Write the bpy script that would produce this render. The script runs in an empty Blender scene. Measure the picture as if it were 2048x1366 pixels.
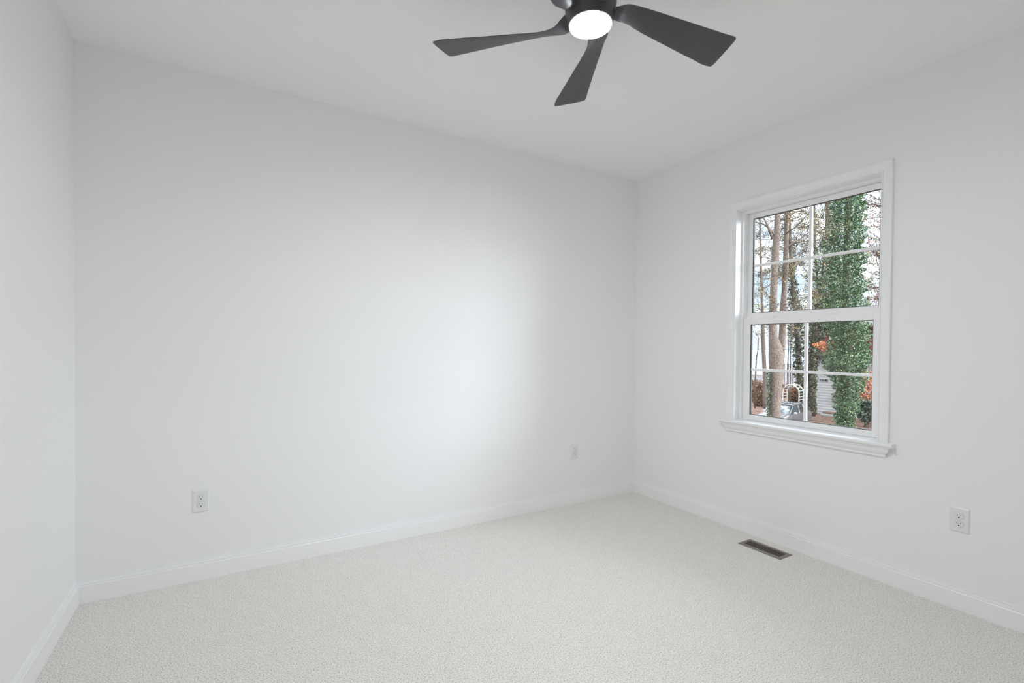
import bpy, math, random
import numpy as np
from mathutils import Matrix, Vector

random.seed(7)
rng = np.random.default_rng(7)
S = bpy.context.scene
COL = S.collection
PI = math.pi

# ------------------------------------------------------------------ camera
FPX, YAW, PITCH, ROLL = 957.0, 0.53655, -0.01326, 0.00806
CAM = np.array([-3.1010, -3.0854, 1.2780])
CX, CY = 1024.0, 705.7
def cam_axes():
    cy, sy = math.cos(YAW), math.sin(YAW); cp, sp = math.cos(PITCH), math.sin(PITCH)
    f = np.array([sy*cp, cy*cp, sp]); r = np.array([cy, -sy, 0.0]); u = np.cross(r, f)
    cr, sr = math.cos(ROLL), math.sin(ROLL)
    return cr*r + sr*u, -sr*r + cr*u, f
RX, UX, FX = cam_axes()
cd = bpy.data.cameras.new('camera'); cam = bpy.data.objects.new('camera', cd); COL.objects.link(cam)
cd.sensor_width = 36.0; cd.lens = FPX/2048*36.0; cd.shift_y = (CY-683.0)/2048.0
cd.clip_start = 0.02; cd.clip_end = 4000
M = Matrix([[RX[i], UX[i], -FX[i], CAM[i]] for i in range(3)] + [[0, 0, 0, 1]])
cam.matrix_world = M
S.camera = cam

# ------------------------------------------------------------------ sky
SKY = 1.0
LAMP = 335.0
w = bpy.data.worlds.new('sky'); S.world = w; w.use_nodes = True
nt = w.node_tree; N = nt.nodes; L = nt.links; N.clear()
wo = N.new('ShaderNodeOutputWorld'); bg = N.new('ShaderNodeBackground')
tc = N.new('ShaderNodeTexCoord'); sep = N.new('ShaderNodeSeparateXYZ')
noi = N.new('ShaderNodeTexNoise'); noi.inputs['Scale'].default_value = 7; noi.inputs['Detail'].default_value = 5
mp = N.new('ShaderNodeMapping'); mp.inputs['Scale'].default_value = (1, 1, 2.2)
cr = N.new('ShaderNodeValToRGB')
cr.color_ramp.elements[0].position = 0.40; cr.color_ramp.elements[0].color = (0.36, 0.47, 0.60, 1)
cr.color_ramp.elements[1].position = 0.60; cr.color_ramp.elements[1].color = (0.95, 0.97, 1.0, 1)
L.new(tc.outputs['Generated'], mp.inputs['Vector']); L.new(mp.outputs[0], noi.inputs['Vector'])
L.new(noi.outputs['Fac'], cr.inputs['Fac'])
L.new(tc.outputs['Generated'], sep.inputs[0])
hz = N.new('ShaderNodeMapRange'); hz.inputs['From Min'].default_value = 0.02; hz.inputs['From Max'].default_value = 0.14     # hazier, paler towards the horizon
L.new(sep.outputs['Z'], hz.inputs['Value'])
hm = N.new('ShaderNodeMix'); hm.data_type = 'RGBA'; hm.inputs['A'].default_value = (0.455, 0.49, 0.54, 1)
L.new(hz.outputs[0], hm.inputs['Factor']); L.new(cr.outputs['Color'], hm.inputs['B']); L.new(hm.outputs['Result'], bg.inputs['Color'])
mr = N.new('ShaderNodeMapRange'); mr.inputs['From Min'].default_value = 0.12; mr.inputs['From Max'].default_value = 0.9
mr.inputs['To Min'].default_value = 2.0*SKY; mr.inputs['To Max'].default_value = 12.0*SKY
L.new(sep.outputs['Z'], mr.inputs['Value'])
# added unseen glow: bright sky lobe low in the south-east, lights the back wall
GLOW = 22.0
dp = N.new('ShaderNodeVectorMath'); dp.operation = 'DOT_PRODUCT'; dp.inputs[1].default_value = Vector((0.37, -0.93, 0.0)).normalized()
L.new(tc.outputs['Generated'], dp.inputs[0])
gm = N.new('ShaderNodeMapRange'); gm.interpolation_type = 'SMOOTHERSTEP'; gm.inputs['From Min'].default_value = 0.40; gm.inputs['From Max'].default_value = 1.0; gm.inputs['To Max'].default_value = GLOW
L.new(dp.outputs['Value'], gm.inputs['Value'])
sm = N.new('ShaderNodeMath'); L.new(mr.outputs[0], sm.inputs[0]); L.new(gm.outputs[0], sm.inputs[1]); L.new(sm.outputs[0], bg.inputs['Strength'])
L.new(bg.outputs[0], wo.inputs[0])

S.cycles.max_bounces = 24; S.cycles.diffuse_bounces = 16; S.cycles.transparent_max_bounces = 32
vs = S.view_settings
vs.view_transform = 'Standard'; vs.look = 'None'; vs.exposure = 0.11; vs.gamma = 1.0; vs.use_curve_mapping = False

# ------------------------------------------------------------------ helpers
def tag(o, label=None, cat=None, group=None, kind=None):
    if label: o['label'] = label
    if cat: o['category'] = cat
    if group: o['group'] = group
    if kind: o['kind'] = kind
    return o
def empty(name, loc=(0, 0, 0), rz=0.0):
    o = bpy.data.objects.new(name, None); COL.objects.link(o)
    o.location = loc; o.rotation_euler = (0, 0, rz); o.empty_display_size = 0.05
    return o
class MB:
    """collects polygons, builds ONE mesh object"""
    def __init__(s): s.v = []; s.f = []
    def add(s, vs_, fs):
        k = len(s.v); s.v += [tuple(map(float, q)) for q in vs_]; s.f += [tuple(i+k for i in f) for f in fs]; return s
    def box(s, a, b):
        x0, y0, z0 = a; x1, y1, z1 = b
        return s.add([(x0,y0,z0),(x1,y0,z0),(x1,y1,z0),(x0,y1,z0),(x0,y0,z1),(x1,y0,z1),(x1,y1,z1),(x0,y1,z1)],
              [(0,3,2,1),(4,5,6,7),(0,1,5,4),(1,2,6,5),(2,3,7,6),(3,0,4,7)])
    def loft(s, rings, cap=True, closed=True):
        n = len(rings[0]); k = len(s.v)
        for r in rings: s.v += [tuple(map(float, q)) for q in r]
        m = n if closed else n-1
        for i in range(len(rings)-1):
            for j in range(m):
                a = k+i*n+j; b = k+i*n+(j+1) % n
                s.f.append((a, b, b+n, a+n))
        if cap:
            s.f.append(tuple(k+j for j in range(n))[::-1])
            s.f.append(tuple(k+(len(rings)-1)*n+j for j in range(n)))
        return s
    def tube(s, pts, rad, n=6, cap=True):
        pts = [np.array(p, float) for p in pts]
        if not hasattr(rad, '__len__'): rad = [rad]*len(pts)
        rings = []
        for i, p in enumerate(pts):
            d = pts[min(i+1, len(pts)-1)] - pts[max(i-1, 0)]; d /= (np.linalg.norm(d)+1e-9)
            a = np.array([0, 0, 1.0]) if abs(d[2]) < .9 else np.array([1.0, 0, 0])
            e1 = np.cross(d, a); e1 /= np.linalg.norm(e1); e2 = np.cross(d, e1)
            rings.append([p + rad[i]*(math.cos(2*PI*j/n)*e1 + math.sin(2*PI*j/n)*e2) for j in range(n)])
        return s.loft(rings, cap)
    def lathe(s, prof, c=(0, 0, 0), n=40, capb=True, capt=True):
        rings = [[(c[0]+r*math.cos(2*PI*j/n), c[1]+r*math.sin(2*PI*j/n), c[2]+z) for j in range(n)] for r, z in prof]
        s.loft(rings, cap=False); k = len(s.v)-n*len(prof)
        if capb: s.f.append(tuple(k+j for j in range(n))[::-1])
        if capt: s.f.append(tuple(k+(len(prof)-1)*n+j for j in range(n)))
        return s
    def build(s, name, mat, parent=None, smooth=False, bevel=0, seg=2, subd=0, auto=None):
        me = bpy.data.meshes.new(name); me.from_pydata(s.v, [], s.f); me.update()
        import bmesh
        bm = bmesh.new(); bm.from_mesh(me); bmesh.ops.recalc_face_normals(bm, faces=bm.faces); bm.to_mesh(me); bm.free()
        if mat: me.materials.append(mat)
        o = bpy.data.objects.new(name, me); COL.objects.link(o)
        if parent: o.parent = parent
        if smooth or auto:
            for p in me.polygons: p.use_smooth = True
        if bevel:
            md = o.modifiers.new('bevel', 'BEVEL'); md.width = bevel; md.segments = seg; md.limit_method = 'ANGLE'; md.angle_limit = math.radians(40)
        if subd:
            md = o.modifiers.new('subd', 'SUBSURF'); md.levels = subd; md.render_levels = subd
        if auto:
            me.set_sharp_from_angle(angle=math.radians(auto))
        return o

def mat(name, color, rough=0.6, metal=0.0, emit=None, estr=0.0, spec=0.5, noise=None, bump=None, isl=None, coord='Object', sheen=0):
    """noise=(scale, color2, detail, lo, hi)  bump=(scale, strength, distance)  isl=[(pos,color)...] colour by random island"""
    m = bpy.data.materials.new(name); m.use_nodes = True
    nt = m.node_tree; N = nt.nodes; L = nt.links
    b = N['Principled BSDF']
    b.inputs['Base Color'].default_value = (*color, 1); b.inputs['Roughness'].default_value = rough
    b.inputs['Metallic'].default_value = metal; b.inputs['Specular IOR Level'].default_value = spec
    if sheen: b.inputs['Sheen Weight'].default_value = sheen
    if emit: b.inputs['Emission Color'].default_value = (*emit, 1); b.inputs['Emission Strength'].default_value = estr
    t = N.new('ShaderNodeTexCoord')
    if noise:
        sc, c2, det, lo, hi = noise
        n = N.new('ShaderNodeTexNoise'); n.inputs['Scale'].default_value = sc; n.inputs['Detail'].default_value = det
        r = N.new('ShaderNodeValToRGB'); r.color_ramp.elements[0].position = lo; r.color_ramp.elements[1].position = hi
        r.color_ramp.elements[0].color = (*color, 1); r.color_ramp.elements[1].color = (*c2, 1)
        L.new(t.outputs[coord], n.inputs['Vector']); L.new(n.outputs['Fac'], r.inputs['Fac']); L.new(r.outputs['Color'], b.inputs['Base Color'])
    if isl:
        g = N.new('ShaderNodeNewGeometry'); r = N.new('ShaderNodeValToRGB')
        e = r.color_ramp.elements
        while len(e) < len(isl): e.new(0.5)
        for k, (p, c) in enumerate(isl): e[k].position = p; e[k].color = (*c, 1)
        L.new(g.outputs['Random Per Island'], r.inputs['Fac']); L.new(r.outputs['Color'], b.inputs['Base Color'])
    if bump:
        sc, st, dist = bump
        n = N.new('ShaderNodeTexNoise'); n.inputs['Scale'].default_value = sc; n.inputs['Detail'].default_value = 3
        bp = N.new('ShaderNodeBump'); bp.inputs['Strength'].default_value = st; bp.inputs['Distance'].default_value = dist
        L.new(t.outputs[coord], n.inputs['Vector']); L.new(n.outputs['Fac'], bp.inputs['Height']); L.new(bp.outputs[0], b.inputs['Normal'])
    return m

# ------------------------------------------------------------------ materials: the room
m_wall = mat('wall_paint', (0.875, 0.875, 0.875), 0.55, spec=0.3, bump=(260, 0.05, 0.001))
m_ceil = mat('ceiling_paint', (0.90, 0.90, 0.90), 0.8, spec=0.2, bump=(260, 0.05, 0.001))
m_trim = mat('trim_paint', (0.89, 0.89, 0.895), 0.35, spec=0.45)
m_vinyl = mat('white_vinyl', (0.90, 0.90, 0.905), 0.3, spec=0.5)
m_plate = mat('white_plastic', (0.80, 0.80, 0.81), 0.3, spec=0.5)
m_dark = mat('dark_slot', (0.004, 0.004, 0.004), 0.9, spec=0.0)
m_gasket = mat('spacer_gasket', (0.035, 0.035, 0.025), 0.5)
m_black = mat('matte_black', (0.063, 0.064, 0.070), 0.40, spec=0.5)
m_bronze = mat('grey_bronze_metal', (0.25, 0.23, 0.20), 0.5, metal=0.35)
m_lens = mat('lit_lens', (0.9, 0.9, 0.9), 0.4, emit=(0.945, 0.975, 1.0), estr=LAMP)

def carpet_material():
    m = bpy.data.materials.new('carpet_pile'); m.use_nodes = True
    nt = m.node_tree; N = nt.nodes; L = nt.links; b = N['Principled BSDF']
    b.inputs['Roughness'].default_value = 0.95; b.inputs['Specular IOR Level'].default_value = 0.1
    b.inputs['Sheen Weight'].default_value = 0.15
    t = N.new('ShaderNodeTexCoord')
    n = N.new('ShaderNodeTexNoise'); n.inputs['Scale'].default_value = 185; n.inputs['Detail'].default_value = 4; n.inputs['Roughness'].default_value = 0.75
    v = N.new('ShaderNodeTexVoronoi'); v.inputs['Scale'].default_value = 260
    n2 = N.new('ShaderNodeTexNoise'); n2.inputs['Scale'].default_value = 16; n2.inputs['Detail'].default_value = 4
    r = N.new('ShaderNodeValToRGB'); e = r.color_ramp.elements
    e[0].position = 0.39; e[0].color = (0.44, 0.41, 0.375, 1); e[1].position = 0.58; e[1].color = (0.96, 0.94, 0.91, 1)
    k = e.new(0.47); k.color = (0.87, 0.845, 0.805, 1)
    mx = N.new('ShaderNodeMix'); mx.data_type = 'RGBA'; mx.blend_type = 'MULTIPLY'; mx.inputs['Factor'].default_value = 0.30
    r2 = N.new('ShaderNodeValToRGB'); r2.color_ramp.elements[0].position = 0.35; r2.color_ramp.elements[1].position = 0.6
    r2.color_ramp.elements[0].color = (0.92, 0.91, 0.895, 1); r2.color_ramp.elements[1].color = (1, 1, 1, 1)
    for q in (n, v, n2): L.new(t.outputs['Object'], q.inputs['Vector'])
    L.new(n.outputs['Fac'], r.inputs['Fac']); L.new(n2.outputs['Fac'], r2.inputs['Fac'])
    L.new(r.outputs['Color'], mx.inputs['A']); L.new(r2.outputs['Color'], mx.inputs['B']); L.new(mx.outputs['Result'], b.inputs['Base Color'])
    ad = N.new('ShaderNodeMath'); ad.operation = 'SUBTRACT'; L.new(n.outputs['Fac'], ad.inputs[0])
    ml = N.new('ShaderNodeMath'); ml.operation = 'MULTIPLY'; ml.inputs[1].default_value = 0.5; L.new(v.outputs['Distance'], ml.inputs[0]); L.new(ml.outputs[0], ad.inputs[1])
    bp = N.new('ShaderNodeBump'); bp.inputs['Strength'].default_value = 0.6; bp.inputs['Distance'].default_value = 0.007
    L.new(ad.outputs[0], bp.inputs['Height']); L.new(bp.outputs[0], b.inputs['Normal'])
    return m
m_carpet = carpet_material()

def glass_material():
    m = bpy.data.materials.new('window_glass'); m.use_nodes = True
    nt = m.node_tree; N = nt.nodes; L = nt.links; N.clear()
    o = N.new('ShaderNodeOutputMaterial'); t = N.new('ShaderNodeBsdfTransparent'); g = N.new('ShaderNodeBsdfGlossy')
    t.inputs['Color'].default_value = (0.975, 0.985, 0.98, 1); g.inputs['Roughness'].default_value = 0.0
    f = N.new('ShaderNodeFresnel'); f.inputs['IOR'].default_value = 1.35
    mx = N.new('ShaderNodeMixShader')
    L.new(f.outputs[0], mx.inputs[0]); L.new(t.outputs[0], mx.inputs[1]); L.new(g.outputs[0], mx.inputs[2]); L.new(mx.outputs[0], o.inputs[0])
    return m
m_glass = glass_material()

# ------------------------------------------------------------------ room shell  (right wall x=0, back wall y=0, floor z=0)
H = 2.74; XL = -3.739; YR = -4.35; TH = 0.16
OY0, OY1, OZ0, OZ1 = -1.851, -0.969, 0.745, 2.258      # window opening in the right wall
def st(o): o['kind'] = 'structure'; return o
st(MB().box((XL-TH, YR-TH, -0.25), (TH, TH, 0)).build('floor', m_carpet))
st(MB().box((XL-TH, YR-TH, H), (TH, TH, H+0.2)).build('ceiling', m_ceil))
st(MB().box((XL-TH, 0, 0), (TH, TH, H)).build('wall_back', m_wall))
st(MB().box((XL-TH, YR, 0), (XL, 0, H)).build('wall_left', m_wall))
wr = MB()
wr.box((0, YR, 0), (TH, OY0, H)); wr.box((0, OY1, 0), (TH, 0, H)); wr.box((0, OY0, 0), (TH, OY1, OZ0)); wr.box((0, OY0, OZ1), (TH, OY1, H))
st(wr.build('wall_right', m_wall))
st(MB().box((XL-TH, YR-TH, 0), (TH, YR, H)).build('wall_rear', m_wall))

BT = 0.111
prof = [(0.0, 0.0), (0.014, 0.0), (0.014, 0.084), (0.0115, 0.0875), (0.0115, 0.089), (0.0125, 0.092), (0.0105, 0.104), (0.0035, 0.1058), (0.0035, 0.1070), (0.0065, 0.1080), (0.005, BT), (0.0, BT)]
st(MB().loft([[(XL+v, -v, z) for v, z in prof], [(-v, -v, z) for v, z in prof]]).build('baseboard_back', m_trim))
st(MB().loft([[(-v, -v, z) for v, z in prof], [(-v, YR+v, z) for v, z in prof]]).build('baseboard_right', m_trim))
st(MB().loft([[(XL+v, -v, z) for v, z in prof], [(XL+v, YR+v, z) for v, z in prof]]).build('baseboard_left', m_trim))
st(MB().loft([[(XL+v, YR+v, z) for v, z in prof], [(-v, YR+v, z) for v, z in prof]]).build('baseboard_rear', m_trim))

# ------------------------------------------------------------------ window in the right wall
win = empty('window_1', (0, -1.41, 0.768)); st(win)
def wpart(mb, name, m, parent=None, **k):
    o = mb.build(name, m, parent or win, **k)
    o.matrix_parent_inverse = (parent or win).matrix_basis.inverted() if (parent is None or parent is win) else Matrix()
    return o
ci0, ci1, ciz = -1.8455, -0.9735, 2.2535       # inner edge of the casing
cprof = [(0, 0), (0, .007), (.003, .010), (.007, .010), (.009, .006), (.012, .0065), (.030, .010), (.040, .0145), (.044, .018), (.054, .018), (.057, .015), (.057, 0)]
zb = 0.768
rings = [[(-v, ci1+u, zb) for u, v in cprof], [(-v, ci1+u, ciz+u) for u, v in cprof], [(-v, ci0-u, ciz+u) for u, v in cprof], [(-v, ci0-u, zb) for u, v in cprof]]
wpart(MB().loft(rings), 'casing', m_trim)
# wooden jamb liner
jb = MB()
jb.box((0, OY1-.004, zb), (.060, OY1, OZ1)).box((0, OY0, zb), (.060, OY0+.004, OZ1)).box((0, OY0+.004, OZ1-.004), (.060, OY1-.004, OZ1))
wpart(jb, 'jamb_liner', m_trim)
# vinyl frame
fr = MB(); fx0, fx1 = .060, .155
fi0, fi1, fiz, fib = OY0+.014, OY1-.014, OZ1-.020, .772
fr.box((fx0, fi1, OZ0), (fx1, OY1, OZ1)).box((fx0, OY0, OZ0), (fx1, fi0, OZ1)).box((fx0, fi0, fiz), (fx1, fi1, OZ1)).box((fx0, fi0, OZ0), (fx1, fi1, fib))
# track ribs on the jambs, room side of the upper sash
for s, y in ((-1, fi1), (1, fi0)):
    a, b_ = sorted((y, y+s*.006))
    fr.box((.106, a, 1.50), (.111, b_, fiz)); fr.box((.084, a, 1.50), (.088, b_, fiz))
wpart(fr, 'window_frame', m_vinyl, bevel=.0015)
def sash(name, x0, x1, y0, y1, z0, z1, st_l, st_r, rb, rt, lock):
    s = MB()
    gy0, gy1, gz0, gz1 = y0+st_r, y1-st_l, z0+rb, z1-rt
    s.box((x0, gy1, z0), (x1, y1, z1)).box((x0, y0, z0), (x1, gy0, z1)).box((x0, gy0, z0), (x1, gy1, gz0)).box((x0, gy0, gz1), (x1, gy1, z1))
    o = wpart(s, name, m_vinyl, bevel=.002)
    gx = (x0+x1)/2+.002
    # dark spacer round the pane
    e = .0035
    sp = MB(); a, b_ = x0+.006, x1-.006
    sp.box((a, gy1-e*1.7, gz0), (b_, gy1, gz1)).box((a, gy0, gz0), (b_, gy0+e, gz1)).box((a, gy0, gz0), (b_, gy1, gz0+e)).box((a, gy0, gz1-e), (b_, gy1, gz1))
    wpart(sp, 'spacer', m_gasket, o)
    wpart(MB().box((gx-.002, gy0+.001, gz0+.001), (gx+.002, gy1-.001, gz1-.001)), 'glass_pane', m_glass, o)
    ym, zm = (gy0+gy1)/2, (gz0+gz1)/2; h = .0085
    g = MB(); a, b_ = gx-.009, gx+.009
    for (yy0, yy1, zz0, zz1) in ((ym-h, ym+h, gz0, gz1), (gy0, ym-h, zm-h, zm+h), (ym+h, gy1, zm-h, zm+h)):
        g.box((a, yy0, zz0), (b_, yy1, zz1))
    wpart(g, 'muntin_grille', m_vinyl, o, bevel=.002)
    if lock:
        for yy in (gy0+.23, gy1-.14):
            k = MB().box((x0+.004, yy-.030, z1), (x1-.002, yy+.030, z1+.005)).box((x0+.006, yy-.018, z1+.005), (x1-.006, yy+.018, z1+.011))
            wpart(k, 'sash_lock', m_vinyl, o, bevel=.002)
        for yy in (y0+.035, y1-.035):
            wpart(MB().box((x0+.003, yy-.016, z1), (x0+.016, yy+.016, z1+.003)), 'tilt_latch', m_vinyl, o)
    return o
us = sash('upper_sash', .116, .142, fi0+.001, fi1-.001, 1.475, fiz-.001, .036, .040, .055, .036, False)
ls = sash('lower_sash', .080, .106, fi0+.001, fi1-.001, fib+.001, 1.489, .050, .052, .037, .042, True)
wpart(MB().box((.112, -1.50, fiz-.012), (.1155, -1.28, fiz-.002)), 'sash_pull', m_vinyl, us)
# stool and apron
sp_ = [(-.048, .752), (-.050, .756), (-.050, .764), (-.047, zb), (.060, zb), (.060, .744), (-.040, .744)]
wpart(MB().loft([[(x, -1.922, z) for x, z in sp_[:0]] or [(x, OY0+.0005, z) for x, z in sp_], [(x, OY1-.0005, z) for x, z in sp_]]), 'stool', m_trim)
hp = [(-.0005, .744), (-.040, .744), (-.048, .752), (-.050, .756), (-.050, .764), (-.047, zb), (-.0005, zb)]
horn = MB(); horn.loft([[(x, -1.931, z) for x, z in hp], [(x, OY0+.0005, z) for x, z in hp]]); horn.loft([[(x, OY1-.0005, z) for x, z in hp], [(x, -.885, z) for x, z in hp]])
wpart(horn, 'stool_horn', m_trim)
ap = [(0, .744), (.036, .744), (.036, .738), (.031, .733), (.029, .722), (.024, .712), (.018, .706), (.015, .700), (.015, .692), (.011, .688), (0, .688)]
wpart(MB().loft([[(-v, -1.872-v*1.2, z) for v, z in ap], [(-v, -.940+v*1.2, z) for v, z in ap]]), 'apron', m_trim)

# light portal in the window opening (guides the daylight, adds none)
for nm, loc, rot, sx, sy in (('daylight_portal', (.20, -1.41, 1.5), (0, math.radians(90), 0), 1.5, .9),):
    ld = bpy.data.lights.new(nm, 'AREA'); ld.shape = 'RECTANGLE'; ld.size = sx; ld.size_y = sy; ld.cycles.is_portal = True
    o = bpy.data.objects.new(nm, ld); COL.objects.link(o); o.location = loc; o.rotation_euler = rot

# ------------------------------------------------------------------ outlets
def rrect(w_, h_, r, n=5):
    p = []
    for cx_, cz_, a0 in ((w_/2-r, h_/2-r, 0), (-w_/2+r, h_/2-r, 90), (-w_/2+r, -h_/2+r, 180), (w_/2-r, -h_/2+r, 270)):
        for i in range(n): a = math.radians(a0+90*i/(n-1)); p.append((cx_+r*math.cos(a), cz_+r*math.sin(a)))
    return p
def make_outlet():
    """faces -Y in local space, back at y=0"""
    t = empty('wall_outlet')
    o1 = rrect(.077, .121, .004); o2 = rrect(.0735, .1175, .004); o3 = rrect(.066, .110, .004)
    MB().loft([[(x, 0, z) for x, z in o1], [(x, -.0025, z) for x, z in o1], [(x, -.0045, z) for x, z in o2], [(x, -.0065, z) for x, z in o3]]).build('cover_plate', m_plate, t)
    for s in (1, -1):
        cz_ = s*.0195; pts = []
        for i in range(28):
            a = 2*PI*i/28; pts.append((.0172*math.cos(a), max(-.0135, min(.0135, .0172*math.sin(a)))))
        r_ = MB().loft([[(x, -.0060, cz_+z) for x, z in pts], [(x, -.0085, cz_+z) for x, z in pts], [(x*.95, -.0092, cz_+z*.95) for x, z in pts]]).build('receptacle', m_plate, t)
        gr_ = MB(); o_, i_ = [(x*1.07, z*1.09) for x, z in pts], pts
        n_ = len(pts); gr_.add([(x, -.0067, cz_+z) for x, z in o_]+[(x, -.0067, cz_+z) for x, z in i_], [(j, (j+1) % n_, n_+(j+1) % n_, n_+j) for j in range(n_)])
        gr_.build('gap', m_grey, r_)
        sl = MB()
        sl.box((-.0078, -.0095, cz_-.0005), (-.0058, -.0091, cz_+.0085)).box((.0056, -.0095, cz_+.0005), (.0074, -.0091, cz_+.0078))
        sl.lathe([(.0030, 0), (.0030, .0004)], n=12)
        k = len(sl.v)-24
        for q in range(k, len(sl.v)): x, y, z = sl.v[q]; sl.v[q] = (x, -.0091-z, cz_-.0070+y)
        sl.build('slots', m_dark, r_)
    sc = MB().lathe([(.0033, 0), (.0033, .0012), (.002, .0018)], n=14)
    sc.v = [(x, -.0063-z, y) for x, y, z in sc.v]
    sc.build('screw', m_plate, t)
    return t
m_grey = mat('shadow_gap', (0.52, 0.52, 0.52), 0.7)
def copy_tree(o, parent=None):
    c_ = o.copy(); COL.objects.link(c_)
    if parent: c_.parent = parent
    for ch in [q for q in bpy.data.objects if q.parent == o]: copy_tree(ch, c_)
    return c_
ol = make_outlet(); ol.location = (-3.224, 0, .427)
tag(ol, 'white duplex wall outlet low on the long wall near the left corner', 'outlet', 'duplex wall outlets')
o2 = copy_tree(ol); o2.location = (-.667, 0, .426)
tag(o2, 'white duplex wall outlet on the long wall near the far corner', 'outlet', 'duplex wall outlets')
o3 = copy_tree(ol); o3.location = (0, -2.199, .442); o3.rotation_euler = (0, 0, -PI/2)
tag(o3, 'white duplex wall outlet on the window wall, right of the window', 'outlet', 'duplex wall outlets')

# ------------------------------------------------------------------ floor register
vt = empty('floor_register', (-.161, -1.3065, 0))
tag(vt, 'grey bronze slotted metal air register set in the carpet below the window', 'floor vent')
vx, vy = .066, .140
def frame_ring(o_, i_, z0, z1, ox, ix):
    return None
v_ = MB()
O = [(-vx, -vy), (vx, -vy), (vx, vy), (-vx, vy)]; I2 = [(-vx+.006, -vy+.006), (vx-.006, -vy+.006), (vx-.006, vy-.006), (-vx+.006, vy-.006)]
I = [(-.043, -.118), (.043, -.118), (.043, .118), (-.043, .118)]
v_.loft([[(x, y, .0005) for x, y in O], [(x, y, .0030) for x, y in O], [(x, y, .0052) for x, y in I2], [(x, y, .0050) for x, y in I], [(x, y, -.004) for x, y in I]], cap=False)
v_.build('flange', m_bronze, vt)
lv = MB(); nb = 20
for i in range(nb+1):
    y = -.118+.236*i/nb
    hw = .0020
    lv.box((-.043, max(-.118, y-hw), .0032), (.043, min(.118, y+hw), .0047))
lv.box((-.0435, -.118, .0), (-.040, .118, .0048)); lv.box((.040, -.118, .0), (.0435, .118, .0048))
lv.build('louvres', m_bronze, vt)
MB().box((-.043, -.118, .0002), (.043, .118, .0008)).build('duct_dark_plate', m_dark, vt)  # black plate on the uncut floor stands in for the dark inside the duct
for yy in (-.129, .129):
    MB().lathe([(.0035, .0050), (.003, .0058)], c=(0, yy, 0), n=12).build('screw', m_bronze, vt)
MB().box((.012, .1195, .0050), (.020, .127, .009)).build('damper_lever', m_bronze, vt)

# ------------------------------------------------------------------ ceiling fan
FC = (-1.9524, -1.7000)
fan = empty('ceiling_fan', (FC[0], FC[1], H))
tag(fan, 'matte black five-blade ceiling fan with a lit round lens', 'ceiling fan')
DZ = -H
MB().lathe([(.012, 2.705), (.050, 2.712), (.066, 2.728), (.068, H)], c=(0, 0, DZ)).build('canopy', m_black, fan, auto=35)
MB().lathe([(.0125, 2.58), (.0125, 2.706)], c=(0, 0, DZ), n=20).build('downrod', m_black, fan, smooth=True)
MB().lathe([(.077, 2.462), (.080, 2.464), (.082, 2.472), (.086, 2.490), (.093, 2.515), (.095, 2.545), (.085, 2.572), (.060, 2.590), (.025, 2.600), (.022, 2.625)], c=(0, 0, DZ), n=56).build('motor_housing', m_black, fan, auto=40)
lens = MB().lathe([(.0768, 2.464), (.0762, 2.4605), (.070, 2.4580), (.052, 2.4560), (.028, 2.4548), (.006, 2.4545)], c=(0, 0, DZ), n=56)
lens.build('light_lens', m_lens, fan, smooth=True)
# blade sections: radius, trailing edge, crease, leading edge as (tangential, height)
SEC = [(.075, (.012, 2.527), (-.020, 2.492), (-.060, 2.505)),
       (.110, (-.002, 2.514), (-.028, 2.486), (-.080, 2.507)),
       (.140, (-.008, 2.494), (-.034, 2.486), (-.080, 2.509)),
       (.175, (-.004, 2.483), (-.036, 2.490), (-.076, 2.511)),
       (.220, (.008, 2.478), (-.028, 2.490), (-.073, 2.510)),
       (.300, (.030, 2.476), (-.016, 2.489), (-.067, 2.508)),
       (.400, (.057, 2.473), (.000, 2.487), (-.060, 2.505)),
       (.500, (.084, 2.471), (.016, 2.486), (-.054, 2.501)),
       (.570, (.1020, 2.469), (.026, 2.485), (-.0500, 2.4985))]
def blade_ring(r, a, m_, b_, th=.0035):
    a, m_, b_ = map(np.array, (a, m_, b_)); out = []
    ts = np.linspace(0, 1, 7)
    cur = [(1-t)**2*a + 2*t*(1-t)*(2*m_-.5*(a+b_)) + t*t*b_ for t in ts]
    up = []; dn = []
    for i, q in enumerate(cur):
        d = cur[min(i+1, 6)]-cur[max(i-1, 0)]; d = d/np.linalg.norm(d); nrm = np.array([-d[1], d[0]])
        if nrm[1] < 0: nrm = -nrm
        hh = th*(1.0 if 0 < i < 6 else .45)
        up.append(q+nrm*hh); dn.append(q-nrm*hh)
    return [(r, q[0], q[1]+DZ) for q in up] + [(r, q[0], q[1]+DZ) for q in dn[::-1]]
def make_blade():
    A_ = [np.array([s[0], *s[1], *s[2], *s[3]]) for s in SEC]; rings = []
    for i in range(len(A_)-1):                       # smooth curve through the sections
        p0, p1, p2, p3 = A_[max(i-1, 0)], A_[i], A_[i+1], A_[min(i+2, len(A_)-1)]
        for t in (0, .25, .5, .75):
            q = .5*(2*p1+(p2-p0)*t+(2*p0-5*p1+4*p2-p3)*t*t+(3*p1-p0-3*p2+p3)*t**3); q[0] = p1[0]+(p2[0]-p1[0])*t
            rings.append(blade_ring(q[0], q[1:3], q[3:5], q[5:7]))
    rings.append(blade_ring(*SEC[-1]))
    # rounded, slightly skewed tip
    a0, b0 = np.array(SEC[-1][1]), np.array(SEC[-1][3])
    for r, ka, kb in ((.590, .98, .985), (.598, .955, .955), (.603, .90, .90), (.605, .82, .82)):
        mid = (a0+b0)/2+np.array([.001, 0]); ext = np.array([.0045*(r-.57)/.03, -.0005])
        a = mid+(a0-mid)*ka+ext; b_ = mid+(b0-mid)*kb+ext*np.array([-.2, 0]); rings.append(blade_ring(r, a, (a+b_)/2, b_, .003))
    return MB().loft(rings)
bl = make_blade()
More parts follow.
